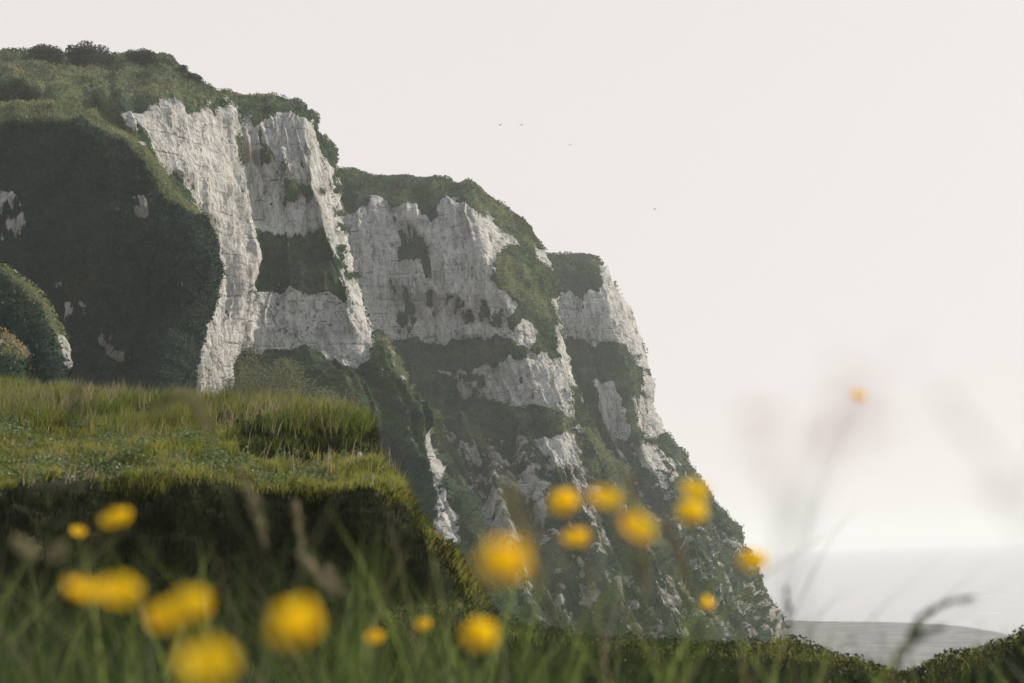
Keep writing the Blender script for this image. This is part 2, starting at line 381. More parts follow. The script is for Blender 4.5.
L2 = [
 [(290, 185, 400), (290, 174, 332), (290, 192, 318), (295, 240, 314), (300, 338, 310), (310, 362, 302), (335, 410, 298), (360, 480, 276), (400, 610, 245)],
 [(345, 185, 400), (343, 172, 332), (348, 195, 317), (355, 245, 313), (366, 338, 309), (374, 362, 301), (384, 408, 296), (406, 480, 276), (440, 610, 245)],
 [(400, 186, 400), (398, 175, 333), (400, 206, 318), (403, 260, 314), (410, 339, 310), (414, 362, 301), (424, 406, 296), (450, 480, 276), (490, 620, 245)],
 [(432, 190, 400), (430, 178, 334), (430, 218, 318), (434, 262, 314), (445, 343, 310), (452, 363, 301), (464, 408, 296), (495, 480, 275), (545, 625, 245)],
 [(460, 192, 400), (452, 183, 335), (458, 204, 318), (470, 258, 312), (490, 336, 307), (498, 360, 299), (512, 406, 294), (545, 485, 274), (595, 630, 246)],
 [(470, 194, 400), (465, 184, 335), (470, 208, 316), (487, 262, 309), (518, 333, 304), (526, 359, 297), (544, 408, 291), (575, 485, 273), (625, 635, 246)],
 [(495, 212, 400), (487, 199, 339), (492, 220, 327), (510, 256, 319), (538, 335, 308), (546, 360, 301), (564, 412, 293), (600, 495, 275), (655, 640, 248)],
 [(530, 236, 410), (520, 222, 346), (527, 236, 339), (542, 272, 329), (553, 338, 314), (560, 368, 306), (575, 418, 297), (618, 505, 278), (682, 645, 250)],
 [(545, 258, 420), (541, 246, 354), (545, 262, 350), (555, 305, 338), (564, 345, 326), (572, 375, 318), (588, 424, 306), (640, 515, 284), (712, 650, 255)],
 [(535, 268, 440), (532, 262, 390), (537, 275, 386), (547, 315, 376), (558, 350, 364), (568, 380, 354), (586, 430, 342), (645, 525, 316), (725, 660, 282)],
]
c2 = [(0.03, [(338, 188), (352, 215), (365, 203), (380, 198), (395, 207), (405, 210), (420, 212), (432, 224), (440, 204), (455, 200), (466, 203), (472, 213), (490, 213), (510, 235), (506, 250), (488, 257), (490, 280), (500, 290), (514, 307), (505, 320), (518, 337), (470, 340), (445, 348), (420, 341), (385, 343), (350, 345), (340, 250)]),
      (0.42, [(395, 215), (415, 225), (430, 250), (425, 275), (400, 250)]), (.38, [(400, 290), (505, 300), (500, 325), (400, 325)]),
      (0.1, [(525, 235), (545, 250), (552, 275), (535, 264)]), (.0, [(548, 296), (562, 300), (580, 350), (586, 412), (574, 418), (562, 380), (555, 350)]),
      (0.2, [(516, 320), (534, 332), (530, 360), (516, 356)]),
      (0.66, [(380, 364), (560, 364), (720, 600), (720, 680), (400, 680)]),
      (0.08, [(505, 362), (560, 360), (574, 416), (555, 418), (530, 407), (522, 416), (488, 407), (492, 385)]), (.32, [(435, 368), (505, 362), (492, 408), (455, 400)]),
      (1.0, [(478, 408), (520, 414), (555, 418), (570, 440), (530, 448), (495, 434)]), (1.0, [(395, 362), (445, 368), (480, 420), (470, 450), (420, 400)]),
      (0.05, [(534, 442), (572, 435), (580, 462), (560, 470), (544, 462)]),
      (1.0, [(575, 420), (600, 430), (660, 515), (680, 560), (650, 550), (600, 480)]),
      (.68, [(560, 470), (600, 500), (680, 600), (640, 640), (560, 600)]),
      (1.0, [(500, 545), (560, 535), (570, 560), (520, 570)])]
d2 = [(.7, [(486, 255), (510, 258), (535, 290), (550, 325), (530, 318), (500, 290)]), (.6, [(462, 186), (500, 205), (540, 250), (530, 252), (480, 215)]),
      (.8, [(575, 425), (605, 440), (660, 515), (690, 570), (660, 555), (600, 480)]),
      (.8, [(545, 395), (552, 395), (590, 470), (640, 560), (628, 560), (575, 470)]), (.6, [(430, 440), (440, 440), (500, 520), (560, 600), (545, 600), (485, 520)]), (.6, [(470, 430), (478, 428), (540, 510), (590, 590), (578, 590), (528, 515)]), (.5, [(420, 415), (428, 412), (470, 470), (462, 475)])]  # strips paint the sun on ridge lines into the turf colour
cliff('cliff', L2, c2, 'second chalk headland, broad grey white face above a dark green band, middle distance', ramp=1.35, sunlit_pale=d2, seed=300, scat=(110000, 1.8, 'turf and scrub growing over the second chalk headland'))

L3 = [
 [(505, 268, 520), (510, 255, 442), (515, 300, 425), (518, 320, 422), (525, 344, 420), (540, 380, 411), (560, 425, 405), (610, 510, 390), (660, 645, 365)],
 [(560, 266, 520), (560, 253, 442), (560, 297, 425), (562, 320, 422), (566, 343, 420), (576, 378, 410), (590, 430, 404), (640, 515, 388), (700, 650, 365)],
 [(588, 268, 520), (584, 254, 442), (590, 297, 424), (592, 320, 421), (596, 343, 419), (604, 384, 409), (615, 434, 403), (665, 518, 372), (722, 655, 285)],
 [(602, 276, 520), (599, 264, 440), (603, 280, 425), (611, 310, 421), (618, 344, 418), (628, 388, 408), (634, 440, 402), (686, 520, 375), (745, 655, 285)],
 [(612, 286, 520), (608, 271, 444), (613, 290, 434), (622, 320, 430), (632, 350, 426), (640, 392, 416), (648, 440, 410), (704, 520, 388), (767, 655, 288)],
 [(628, 312, 530), (620, 295, 458), (630, 308, 452), (639, 338, 446), (647, 372, 438), (650, 402, 430), (662, 436, 422), (722, 512, 402), (784, 630, 345)],
 [(622, 318, 540), (612, 300, 490), (621, 316, 486), (631, 346, 480), (640, 380, 472), (646, 410, 464), (658, 444, 456), (715, 520, 445), (772, 622, 420)],
]
c3 = [(0.03, [(545, 297), (575, 294), (598, 300), (600, 262), (610, 264), (645, 335), (656, 400), (645, 390), (625, 345), (600, 342), (560, 342)]),
      (0.1, [(596, 384), (615, 380), (622, 400), (628, 442), (612, 442), (600, 412)]), (.1, [(630, 400), (655, 392), (664, 428), (650, 442), (636, 442)]),
      (.68, [(590, 440), (640, 445), (700, 470), (800, 640), (600, 640)]), (.2, [(640, 445), (668, 452), (680, 470), (665, 490), (645, 470)]),
      (.60, [(690, 520), (735, 530), (795, 640), (680, 640)]), (1.0, [(660, 440), (678, 448), (750, 540), (735, 545), (700, 490)])]
cliff('cliff', L3, c3, 'farthest chalk headland falling steeply to the sea, in the haze', foot=(0, -8, -1.5), ramp=1.2, seed=500, scat=(50000, 1.7, 'turf and scrub growing over the farthest chalk headland'))

L0 = [
 [(-90, 110, 175), (-90, 122, 150), (-90, 180, 147), (-90, 260, 143), (-90, 330, 139), (-90, 430, 134)],
 [(0, 106, 172), (0, 117, 150), (0, 180, 146), (0, 260, 142), (0, 330, 138), (0, 430, 133)],
 [(50, 105, 170), (55, 115, 149), (58, 180, 145), (60, 260, 141), (60, 330, 137), (60, 430, 132)],
 [(95, 114, 168), (100, 126, 148), (104, 190, 144), (106, 260, 140), (105, 330, 136), (103, 430, 131)],
 [(125, 130, 166), (130, 143, 147), (136, 200, 143), (140, 260, 139), (136, 330, 135), (130, 430, 130)],
 [(145, 155, 165), (151, 165, 146), (160, 215, 142), (166, 265, 138), (160, 330, 134), (150, 430, 129)],
 [(160, 180, 165), (168, 188, 145), (174, 230, 141), (179, 270, 137), (163, 325, 134), (140, 430, 128)],
 [(180, 205, 165), (188, 210, 144), (192, 240, 140), (195, 272, 137), (176, 325, 134), (148, 430, 128)],
 [(196, 222, 166), (206, 229, 144), (206, 248, 141), (204, 274, 138), (184, 325, 135), (155, 430, 129)],
 [(190, 232, 170), (200, 238, 152), (199, 256, 150), (197, 280, 147), (177, 328, 144), (149, 430, 137)],
]
c0 = [(.44, [(93, 193), (145, 196), (150, 217), (108, 224), (90, 216)]), (.46, [(-10, 186), (22, 192), (28, 245), (0, 255)]),
      (.55, [(50, 274), (68, 274), (64, 290), (48, 288)]), (.55, [(66, 302), (92, 305), (98, 324), (68, 322)]), (.48, [(98, 326), (146, 336), (146, 368), (114, 364)]),
      (.46, [(168, 298), (186, 298), (186, 317), (170, 318)]), (.62, [(60, 155), (90, 155), (90, 188), (66, 188)])]
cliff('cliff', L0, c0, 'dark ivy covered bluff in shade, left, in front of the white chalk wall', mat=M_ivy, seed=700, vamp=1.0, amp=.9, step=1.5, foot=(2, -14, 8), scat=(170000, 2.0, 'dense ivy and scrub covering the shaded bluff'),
      sunlit_pale=[(.8, [(-60, 100), (60, 100), (105, 112), (135, 130), (160, 165), (200, 212), (195, 222), (160, 190), (125, 143), (95, 128), (50, 120), (-60, 124)])])

L00 = [
 [(-110, 230, 100), (-100, 225, 84), (-100, 300, 80), (-100, 350, 76), (-100, 450, 70)],
 [(-10, 262, 98), (-8, 262, 82), (-5, 310, 78), (-5, 350, 75), (-5, 450, 69)],
 [(15, 284, 96), (19, 281, 81), (22, 320, 77), (24, 355, 74), (24, 450, 68)],
 [(36, 306, 95), (41, 302, 80), (44, 330, 76), (46, 358, 73), (46, 450, 67)],
 [(50, 334, 95), (57, 330, 79), (59, 345, 76), (61, 362, 73), (61, 450, 67)],
 [(56, 352, 95), (66, 349, 79), (68, 358, 76), (69, 370, 74), (70, 450, 68)],
 [(50, 360, 98), (60, 357, 86), (62, 366, 84), (63, 378, 82), (64, 450, 75)],
]
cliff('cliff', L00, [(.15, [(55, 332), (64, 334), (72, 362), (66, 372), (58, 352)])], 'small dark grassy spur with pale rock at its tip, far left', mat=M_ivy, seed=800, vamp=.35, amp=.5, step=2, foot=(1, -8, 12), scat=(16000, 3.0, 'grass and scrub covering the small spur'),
      sunlit_pale=[(.8, [(-100, 220), (0, 255), (45, 295), (68, 350), (58, 350), (38, 310), (-5, 275), (-100, 240)])])
L000 = [
 [(-90, 330, 60), (-80, 315, 48), (-80, 345, 46), (-80, 380, 44), (-80, 440, 40)],
 [(-5, 340, 60), (-2, 330, 47), (0, 350, 45), (0, 380, 43), (0, 440, 39)],
 [(10, 350, 60), (14, 342, 46), (16, 356, 45), (17, 380, 43), (18, 440, 39)],
 [(18, 362, 60), (27, 355, 46), (28, 366, 45), (28, 385, 43), (30, 440, 39)],
 [(12, 370, 62), (22, 366, 52), (22, 375, 51), (22, 390, 50), (22, 440, 46)],
]
cliff('cliff', L000, [(.6, [(-60, 320), (30, 345), (30, 380), (-60, 380)])], 'brown earthy hummock at the left edge in front of the grassy spur', mat=M_ivy, seed=820, vamp=.2, amp=.3, step=2, foot=(0, -3, 18), scat=(6000, 3.4, 'brown dried growth on the hummock at the left edge'),
      sunlit_pale=[(.5, [(-60, 300), (0, 325), (30, 350), (20, 360), (-60, 335)])])

# ------------------------------------------------------------------ sea, beach
def sea():
    t = NT('sea_water')
    n = t.noise((.10, .03, 1), 6, .65); n2 = t.noise((.5, .16, 1), 5, .7)
    bp = t.n('ShaderNodeBump', Strength=.5, Distance=.22, Height=t.math('ADD', t.math('MULTIPLY', n, 2.0), n2))
    glint = t.step(t.noise((.05, .16, 1), 6, .75), .60, .70)
    p = t.n('ShaderNodeBsdfPrincipled', Roughness=.22, Normal=bp)
    t.i(p, 'Base__Color', t.mix(t.math('MULTIPLY', glint, .5), (.36, .36, .365), (.85, .85, .85)))  # raised base and pale streaks paint the silvery sheen and glints
    t.i(t.out, 'Surface', p)
    xs = np.array([-9000, -600, 0, 60, 120, 300, 2000, 9000.]); ys = np.array([-600, 0, 100, 300, 500, 1000, 4000, 15000.])
    X, Y = np.meshgrid(xs, ys, indexing='ij')
    tag(mesh_np('sea', np.stack([X, Y, X * 0], -1).reshape(-1, 3), grid_faces(len(xs), len(ys)), t.m, smooth=False),
        'pale calm sea fading into haze at the horizon', 'sea', kind='structure')
sea()
def beach():
    # shoreline traced on the sea plane: outer edge and inner edge
    outer = [(560, 612), (700, 616), (790, 620), (824, 621), (880, 621.5), (930, 623), (965, 626), (1000, 632), (1040, 645), (1100, 690), (1200, 760)]
    pts = []
    for px, py in outer:
        d = Fv * FPX + Rv * (px - 512.0) - Uv * (py - 341.5); k = (0.3 - 20) / d[2]; pts.append(CAM + d * k)
    O = np.array(pts)
    t_ = np.linspace(0, len(O) - 1, 160); i = np.minimum(t_.astype(int), len(O) - 2); f = (t_ - i)[:, None]
    O = O[i] * (1 - f) + O[i + 1] * f
    inner = np.stack([np.linspace(-60, 12, 160), np.linspace(330, 30, 160), np.full(160, 4.0)], 1)
    v = np.linspace(0, 1, 60)[None, :, None]
    A = O[:, None] * (1 - v) + inner[:, None] * v
    A[..., 2] = .25 + 3.5 * v[..., 0] ** 1.3
    Pf = A.reshape(-1, 3); A[..., 2] += (fbm(Pf, 12, 4, 900) * .5).reshape(A.shape[:2]) * np.minimum(1, v[..., 0] * 8)
    first = A[:, :1].copy(); first[..., 2] = -1.5
    A = np.concatenate([first, A], 1)
    t = NT('shingle')
    n = t.noise((.12, .12, .12), 6, .6); n2 = t.noise((1.5, 1.5, 1.5), 4, .8)
    col = t.mix(t.step(t.math('ADD', t.math('MULTIPLY', n, .6), t.math('MULTIPLY', n2, .4)), .38, .62), (.14, .14, .137), (.21, .21, .20))
    bp = t.n('ShaderNodeBump', Strength=.5, Distance=.3, Height=n2)
    p = t.n('ShaderNodeBsdfPrincipled', Roughness=.9, Normal=bp); t.i(p, 'Base__Color', col); t.i(t.out, 'Surface', p)
    tag(mesh_np('beach', A.reshape(-1, 3), grid_faces(*A.shape[:2]), t.m), 'grey shingle beach curving below the cliffs', 'beach', kind='structure')
beach()

# ------------------------------------------------------------------ foreground banks
def bank(name, stations, label, amp=.26, step=3, foot=(0, -.5, 18.4), smooth=8, seed=0):
    A = net(stations, step=step, smooth=smooth, foot=foot)
    N = normals(A).reshape(-1, 3); P = A.reshape(-1, 3)
    P2 = P + N * (amp * (fbm(P, 1.2, 4, seed) + .5 * fbm(P, .3, 3, seed + 5)))[:, None]
    o = mesh_np(name, P2, grid_faces(*A.shape[:2]), M_soil)
    tag(o, label, 'ground', kind='structure')
    return P2.reshape(A.shape), N.reshape(A.shape)

# rows: behind, top edge, step top, step foot, brink, face, base
F1 = [
 [(-120, 420, 40), (-120, 383, 31), (-120, 418, 23), (-120, 440, 19.5), (-120, 492, 13.2), (-120, 560, 12.6), (-120, 650, 12.0)],
 [(0, 420, 40), (0, 387, 31), (0, 420, 23), (0, 440, 19.5), (0, 496, 13.2), (0, 560, 12.6), (0, 650, 12.0)],
 [(60, 425, 40), (60, 390, 31), (70, 420, 23), (75, 442, 19.5), (60, 484, 13.4), (60, 560, 12.8), (60, 650, 12.1)],
 [(130, 430, 40), (130, 396, 30), (140, 425, 22.5), (145, 445, 19.3), (130, 482, 13.6), (130, 560, 13.0), (130, 650, 12.3)],
 [(200, 435, 38), (200, 404, 29), (200, 424, 22), (205, 448, 19), (200, 486, 13.6), (200, 560, 13.0), (200, 650, 12.3)],
 [(245, 440, 36), (245, 406, 28), (245, 418, 21.2), (250, 452, 18.2), (260, 487, 13.6), (262, 560, 13.0), (262, 650, 12.3)],
 [(300, 440, 33), (300, 409, 26), (300, 419, 20), (303, 459, 17.6), (320, 482, 13.6), (328, 560, 13.0), (330, 650, 12.3)],
 [(345, 445, 31), (342, 415, 24), (345, 425, 19.6), (346, 463, 17.4), (370, 482, 13.8), (392, 560, 13.0), (400, 650, 12.3)],
 [(360, 450, 30), (358, 424, 23), (362, 433, 19.6), (361, 465, 17.6), (388, 484, 14.0), (430, 550, 13.2), (450, 650, 12.4)],
 [(368, 470, 30), (366, 432, 23), (369, 442, 20), (373, 463, 18), (412, 496, 14.6), (452, 548, 13.8), (488, 630, 12.9)],
 [(345, 480, 31), (345, 450, 25), (348, 460, 22), (354, 478, 20), (400, 508, 17), (448, 570, 15.5), (488, 645, 14.5)],
]
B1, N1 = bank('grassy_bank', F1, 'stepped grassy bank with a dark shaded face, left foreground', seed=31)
# rows: drop behind, brink, front, near
F2 = [
 [(180, 760, 16), (200, 690, 12.6), (200, 700, 11.8), (200, 740, 11.5), (200, 800, 11.2)],
 [(330, 740, 16), (350, 655, 12.6), (350, 665, 11.8), (350, 700, 11.5), (350, 780, 11.2)],
 [(400, 675, 16), (400, 615, 12.5), (400, 624, 11.7), (400, 665, 11.4), (400, 725, 11.1)],
 [(460, 667, 16), (460, 607, 12.4), (460, 616, 11.6), (460, 657, 11.3), (460, 717, 11.0)],
 [(540, 691, 16), (540, 631, 12.2), (540, 640, 11.4), (540, 681, 11.1), (540, 741, 10.8)],
 [(620, 697, 16), (620, 637, 12.2), (620, 646, 11.4), (620, 687, 11.1), (620, 747, 10.8)],
 [(700, 703, 16), (700, 643, 12.2), (700, 652, 11.4), (700, 693, 11.1), (700, 753, 10.8)],
 [(742, 705, 16), (742, 645, 12.2), (742, 654, 11.4), (742, 695, 11.1), (742, 755, 10.8)],
 [(790, 697, 16), (790, 637, 12.2), (790, 646, 11.4), (790, 687, 11.1), (790, 747, 10.8)],
 [(840, 708, 16), (840, 648, 12.0), (840, 657, 11.2), (840, 698, 10.9), (840, 758, 10.6)],
 [(880, 723, 16), (880, 663, 12.0), (880, 672, 11.2), (880, 713, 10.9), (880, 773, 10.6)],
 [(908, 735, 16), (908, 675, 12.0), (908, 684, 11.2), (908, 725, 10.9), (908, 785, 10.6)],
 [(950, 721, 16), (950, 661, 12.0), (950, 670, 11.2), (950, 711, 10.9), (950, 771, 10.6)],
 [(1024, 700, 16), (1024, 640, 12.0), (1024, 649, 11.2), (1024, 690, 10.9), (1024, 750, 10.6)],
 [(1120, 675, 16), (1120, 615, 12.0), (1120, 624, 11.2), (1120, 665, 10.9), (1120, 725, 10.6)],
 [(1350, 660, 16), (1350, 600, 12.0), (1350, 609, 11.2), (1350, 650, 10.9), (1350, 710, 10.6)],
 [(2000, 650, 17), (2000, 580, 13.0), (2000, 589, 12.2), (2000, 630, 11.9), (2000, 690, 11.6)],
]
B2, N2 = bank('hedge_bank', F2, 'low dark bank crossing the foreground in front of the beach', seed=41, amp=.16, foot=(0, -1.0, 18.0))
# near ground round the camera
gx, gy = np.linspace(-9, 7, 120), np.linspace(-3, 12.6, 110)
X, Y = np.meshgrid(gx, gy, indexing='ij')
def near_z(x, y):
    s_ = np.clip((y - 2.3) / 2.4, 0, 1); s_ = s_ * s_ * (3 - 2 * s_)
    return 19.62 - .02 * y - .02 * x - .85 * s_
Z = near_z(X, Y)
Pn = np.stack([X, Y, Z], -1).reshape(-1, 3)
Pn[:, 2] += fbm(Pn * [1, 1, 0], .8, 3, 55) * .04
tag(mesh_np('ground', Pn, grid_faces(120, 110), M_soil), 'rough ground under the near grass and buttercups', 'ground', kind='structure')

# ------------------------------------------------------------------ blades
def blades(P, H, W_, lean, bend, seg=3, droop=None, az=None):
    """curved tapering blades; P Nx3 base, H height, W_ width, lean Nx2 horizontal tip offset as a share of height"""
    n = len(P); a = rng.uniform(0, 2 * np.pi, n) if az is None else az
    side = np.stack([np.cos(a), np.sin(a), np.zeros(n)], 1)
    Vs = []
    for k in range(seg + 1):
        s = k / seg
        off = np.zeros((n, 3)); off[:, 2] = H * (s - bend * s ** 2.4)
        off[:, :2] = lean * (H * s ** 1.8)[:, None]
        c = P + off
        w = (W_ * (1 - s) ** .7)[:, None]
        if k < seg: Vs += [c - side * w / 2, c + side * w / 2]
        else: Vs += [c]
    V = np.stack(Vs, 1); m = 2 * seg + 1
    F = []
    for k in range(seg - 1):
        b = 2 * k; F += [(b, b + 1, b + 3), (b, b + 3, b + 2)]
    b = 2 * (seg - 1); F += [(b, b + 1, b + 2)]
    F = (np.array(F)[None] + (np.arange(n) * m)[:, None, None]).reshape(-1, 3)
    return V.reshape(-1, 3), F, m

def sample_grid(A, n, mask=None):
    U, V = A.shape[:2]
    P00, P10, P01 = A[:-1, :-1], A[1:, :-1], A[:-1, 1:]
    ar = np.linalg.norm(np.cross(P10 - P00, P01 - P00), axis=2)
    if mask is not None: ar = ar * mask[:-1, :-1]
    w = (ar / ar.sum()).ravel(); idx = rng.choice(len(w), n, p=w)
    i, j = idx // (V - 1), idx % (V - 1)
    f, g = rng.random((n, 1)), rng.random((n, 1))
    P = A[i, j] * (1 - f) * (1 - g) + A[i + 1, j] * f * (1 - g) + A[i, j + 1] * (1 - f) * g + A[i + 1, j + 1] * f * g
    return P, i, j

def patches(parts, name, label, cat, mat):
    Vs, Fs, Ts = [], [], []; o = 0
    for V, F, T in parts: Vs.append(V); Fs.append(F + o); Ts.append(T); o += len(V)
    ob = mesh_np(name, np.concatenate(Vs), np.concatenate(Fs), mat, smooth=False, attrs={'tint': np.concatenate(Ts)})
    return tag(ob, label, cat, kind='stuff')

U1, V1 = B1.shape[:2]
def jit(A, sc, amp, seed): return fbm(A.reshape(-1, 3), sc, 4, seed).reshape(A.shape[:2]) * amp
px1, py1 = [q.reshape(U1, V1) for q in proj(B1.reshape(-1, 3))]
nz1 = N1[..., 2]
def clump(P, sc, seed): return fbm(P, sc, 3, seed) * .5 + .5
# long grass on upper part of plateau and step
jy = jit(B1, 2.2, 34, 160)
m = ((py1 + jy < 434) | ((px1 + jy > 228) & (py1 < 462))).astype(float) * (B1[..., 1] > 15.5) * (.15 + jit(B1, .5, 1.0, 161).clip(-.1, 1) * 3).clip(.1, 1)
P, i, j = sample_grid(B1, 80000, m)
c = clump(P, 1.3, 61); ppx, ppy = proj(P)
H = (.10 + .60 * c ** 2) * rng.uniform(.45, 1.3, len(P)); H[ppx > 300] *= .8; H[(ppy > 436) & (ppx > 235)] *= .45
ln = rng.normal(0, .28, (len(P), 2)) + np.array([.15, -.12])
V, F, mm = blades(P, H, rng.uniform(.007, .015, len(P)), ln, .15)
T = np.repeat(np.clip(.55 * rng.random(len(P)) + 1.1 * (clump(P, 1.2, 63) - .35) + .3 * (rng.random(len(P)) > .90), 0, 1), mm)
patches([(V, F, T)], 'grass', 'long seeding grass on top of the left bank', 'grass', M_grass)
# tan seeding stems standing over the turf
m = ((py1 + jy < 440) | ((py1 > 462) & (py1 < 488))).astype(float) * (.1 + jit(B1, 1.0, 4, 170).clip(0, 1))
P, i, j = sample_grid(B1, 6500, m)
H = rng.uniform(.22, .55, len(P)) * (.6 + .6 * clump(P, 1.5, 171)); H[P[:, 1] < 15] *= .45
V, F, mm = blades(P, H, rng.uniform(.010, .018, len(P)), rng.normal(0, .25, (len(P), 2)) + [.12, 0], .1, seg=3)
patches([(V, F, np.repeat(rng.uniform(.0, 1, len(P)), mm))], 'grass', 'dried tan seed stems scattered over the left bank', 'grass', M_tan)
# low turf and brink fringe
m = ((py1 >= 430) & ~((px1 > 235) & (py1 < 462)) | (py1 >= 462)).astype(float) * np.where(px1 < 365, py1 < 488 + jit(B1, .7, 34, 77), py1 < np.interp(px1, [365, 402, 443, 488], [460, 488, 540, 630]) + 20 + jit(B1, .5, 22, 78))
P, i, j = sample_grid(B1, 100000, m)
c = clump(P, .8, 71)
H = (.07 + .20 * c ** 1.6) * rng.uniform(.5, 1.2, len(P))
ln = rng.normal(0, .45, (len(P), 2)) + np.array([.15, -.25])
H *= .6 + .9 * clump(P, .25, 75)
V, F, mm = blades(P, H, rng.uniform(.006, .013, len(P)), ln, .2, seg=2)
T = np.repeat(np.clip(.5 * rng.random(len(P)) + 1.3 * (clump(P, .35, 73) - .3), 0, 1), mm)
patches([(V, F, T)], 'grass', 'short yellow green turf along the brink of the left bank', 'grass', M_grass_gold)
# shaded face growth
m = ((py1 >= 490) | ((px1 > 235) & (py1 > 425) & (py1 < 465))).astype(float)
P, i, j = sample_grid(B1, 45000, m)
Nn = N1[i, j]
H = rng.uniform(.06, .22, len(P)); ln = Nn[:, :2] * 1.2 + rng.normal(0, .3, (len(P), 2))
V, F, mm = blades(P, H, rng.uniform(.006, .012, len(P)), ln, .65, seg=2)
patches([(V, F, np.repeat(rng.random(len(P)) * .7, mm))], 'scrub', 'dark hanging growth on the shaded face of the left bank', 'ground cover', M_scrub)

def leaves(P, size, nrm=None, flat=.5):
    """small pointed leaves, two triangles each"""
    n = len(P); a = rng.normal(0, 1, (n, 3)); a[:, 2] *= flat; a /= np.linalg.norm(a, axis=1, keepdims=True)
    b = np.cross(a, rng.normal(0, 1, (n, 3))); b /= np.linalg.norm(b, axis=1, keepdims=True)
    s = (size * rng.uniform(.6, 1.3, n))[:, None]
    V = np.stack([P - a * s * .5, P + b * s * .3, P + a * s * .5, P - b * s * .3], 1).reshape(-1, 3)
    F = (np.array([(0, 1, 2), (0, 2, 3)])[None] + (np.arange(n) * 4)[:, None, None]).reshape(-1, 3)
    return V, F, 4

# herb layer in the middle of the bank
m = ((py1 + jy > 428) & (py1 < 486)).astype(float) * (clump(B1.reshape(-1, 3), .9, 81).reshape(U1, V1) > .42) * ~((px1 + jy > 235) & (py1 < 458)) * (px1 < 385)
P, i, j = sample_grid(B1, 62000, m)
P[:, 2] += rng.uniform(.02, .20, len(P)) * clump(P, .5, 83) * 1.3
V, F, mm = leaves(P, np.full(len(P), .042))
patches([(V, F, np.repeat(np.clip(rng.random(len(P)) * .7 + .3 * clump(P, 1.0, 84), 0, 1), mm))], 'undergrowth', 'pale leafy herbs carpeting the middle of the left bank', 'undergrowth', M_herb)

# hedge bank: shrubby leaves and tips
U2, V2 = B2.shape[:2]
px2, py2 = [q.reshape(U2, V2) for q in proj(B2.reshape(-1, 3))]
m = (B2[..., 1] > 9.5).astype(float) * (B2[..., 1] < 13.2)
P, i, j = sample_grid(B2, 110000, m)
P[:, 2] += rng.uniform(0, .13, len(P)) * (clump(P, .5, 91) * 1.6) - .01
V, F, mm = leaves(P, np.full(len(P), .032))
T = np.repeat(np.clip(rng.random(len(P)) * .9, 0, 1), mm)
P2, i, j = sample_grid(B2, 26000, (B2[..., 1] > 11.3).astype(float) * (B2[..., 1] < 13))
H = (.04 + .16 * clump(P2, .45, 93) ** 2) * rng.uniform(.5, 1.4, len(P2))
V2_, F2_, m2 = blades(P2, H, rng.uniform(.004, .008, len(P2)), rng.normal(0, .3, (len(P2), 2)), .1, seg=2)
patches([(V, F, T)], 'scrub', 'dark leafy scrub on the low bank', 'ground cover', M_scrub)
patches([(V2_, F2_, np.repeat(rng.random(len(P2)), m2))], 'grass', 'tiny upright sprigs catching the sun along the low bank', 'grass', M_grass_gold)

# near grass round the flowers
def near_patch(n, y0, y1, h0, h1, w0, w1, seed):
    y = rng.uniform(y0 ** .5, y1 ** .5, n) ** 2; x = rng.uniform(-.46, .44, n) * (y + .15)
    keep = rng.random(n) < np.where(x / y < 0.0, .85, .42)
    x, y = x[keep], y[keep]; k = len(x)
    P = np.stack([x, y, near_z(x, y) - .02], 1)
    sx = x / y
    H = rng.uniform(h0, h1, k) * (1 - .26 * np.clip((sx - .0) * 4, 0, 1)) * (.75 + .5 * clump(P, .35, seed))
    ln = rng.normal(0, .32, (k, 2)) + [.05, 0]
    V, F, mm = blades(P, H, rng.uniform(w0, w1, k), ln, .12, seg=5)
    return V, F, np.repeat(np.clip(rng.random(k) * .8 + .25 * clump(P, .5, seed + 3) - .12, 0, 1), mm)
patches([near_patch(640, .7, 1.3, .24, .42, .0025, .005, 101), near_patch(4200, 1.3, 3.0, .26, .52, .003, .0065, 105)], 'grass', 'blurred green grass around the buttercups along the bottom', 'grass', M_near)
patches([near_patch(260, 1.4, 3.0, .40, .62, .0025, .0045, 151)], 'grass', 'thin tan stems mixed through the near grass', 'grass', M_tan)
patches([near_patch(150, .9, 2.0, .30, .46, .004, .008, 131), near_patch(420, 1.8, 3.0, .35, .60, .005, .009, 135)], 'grass', 'broad blades coloured brighter as if lit from behind along the bottom', 'grass', M_nearlit)

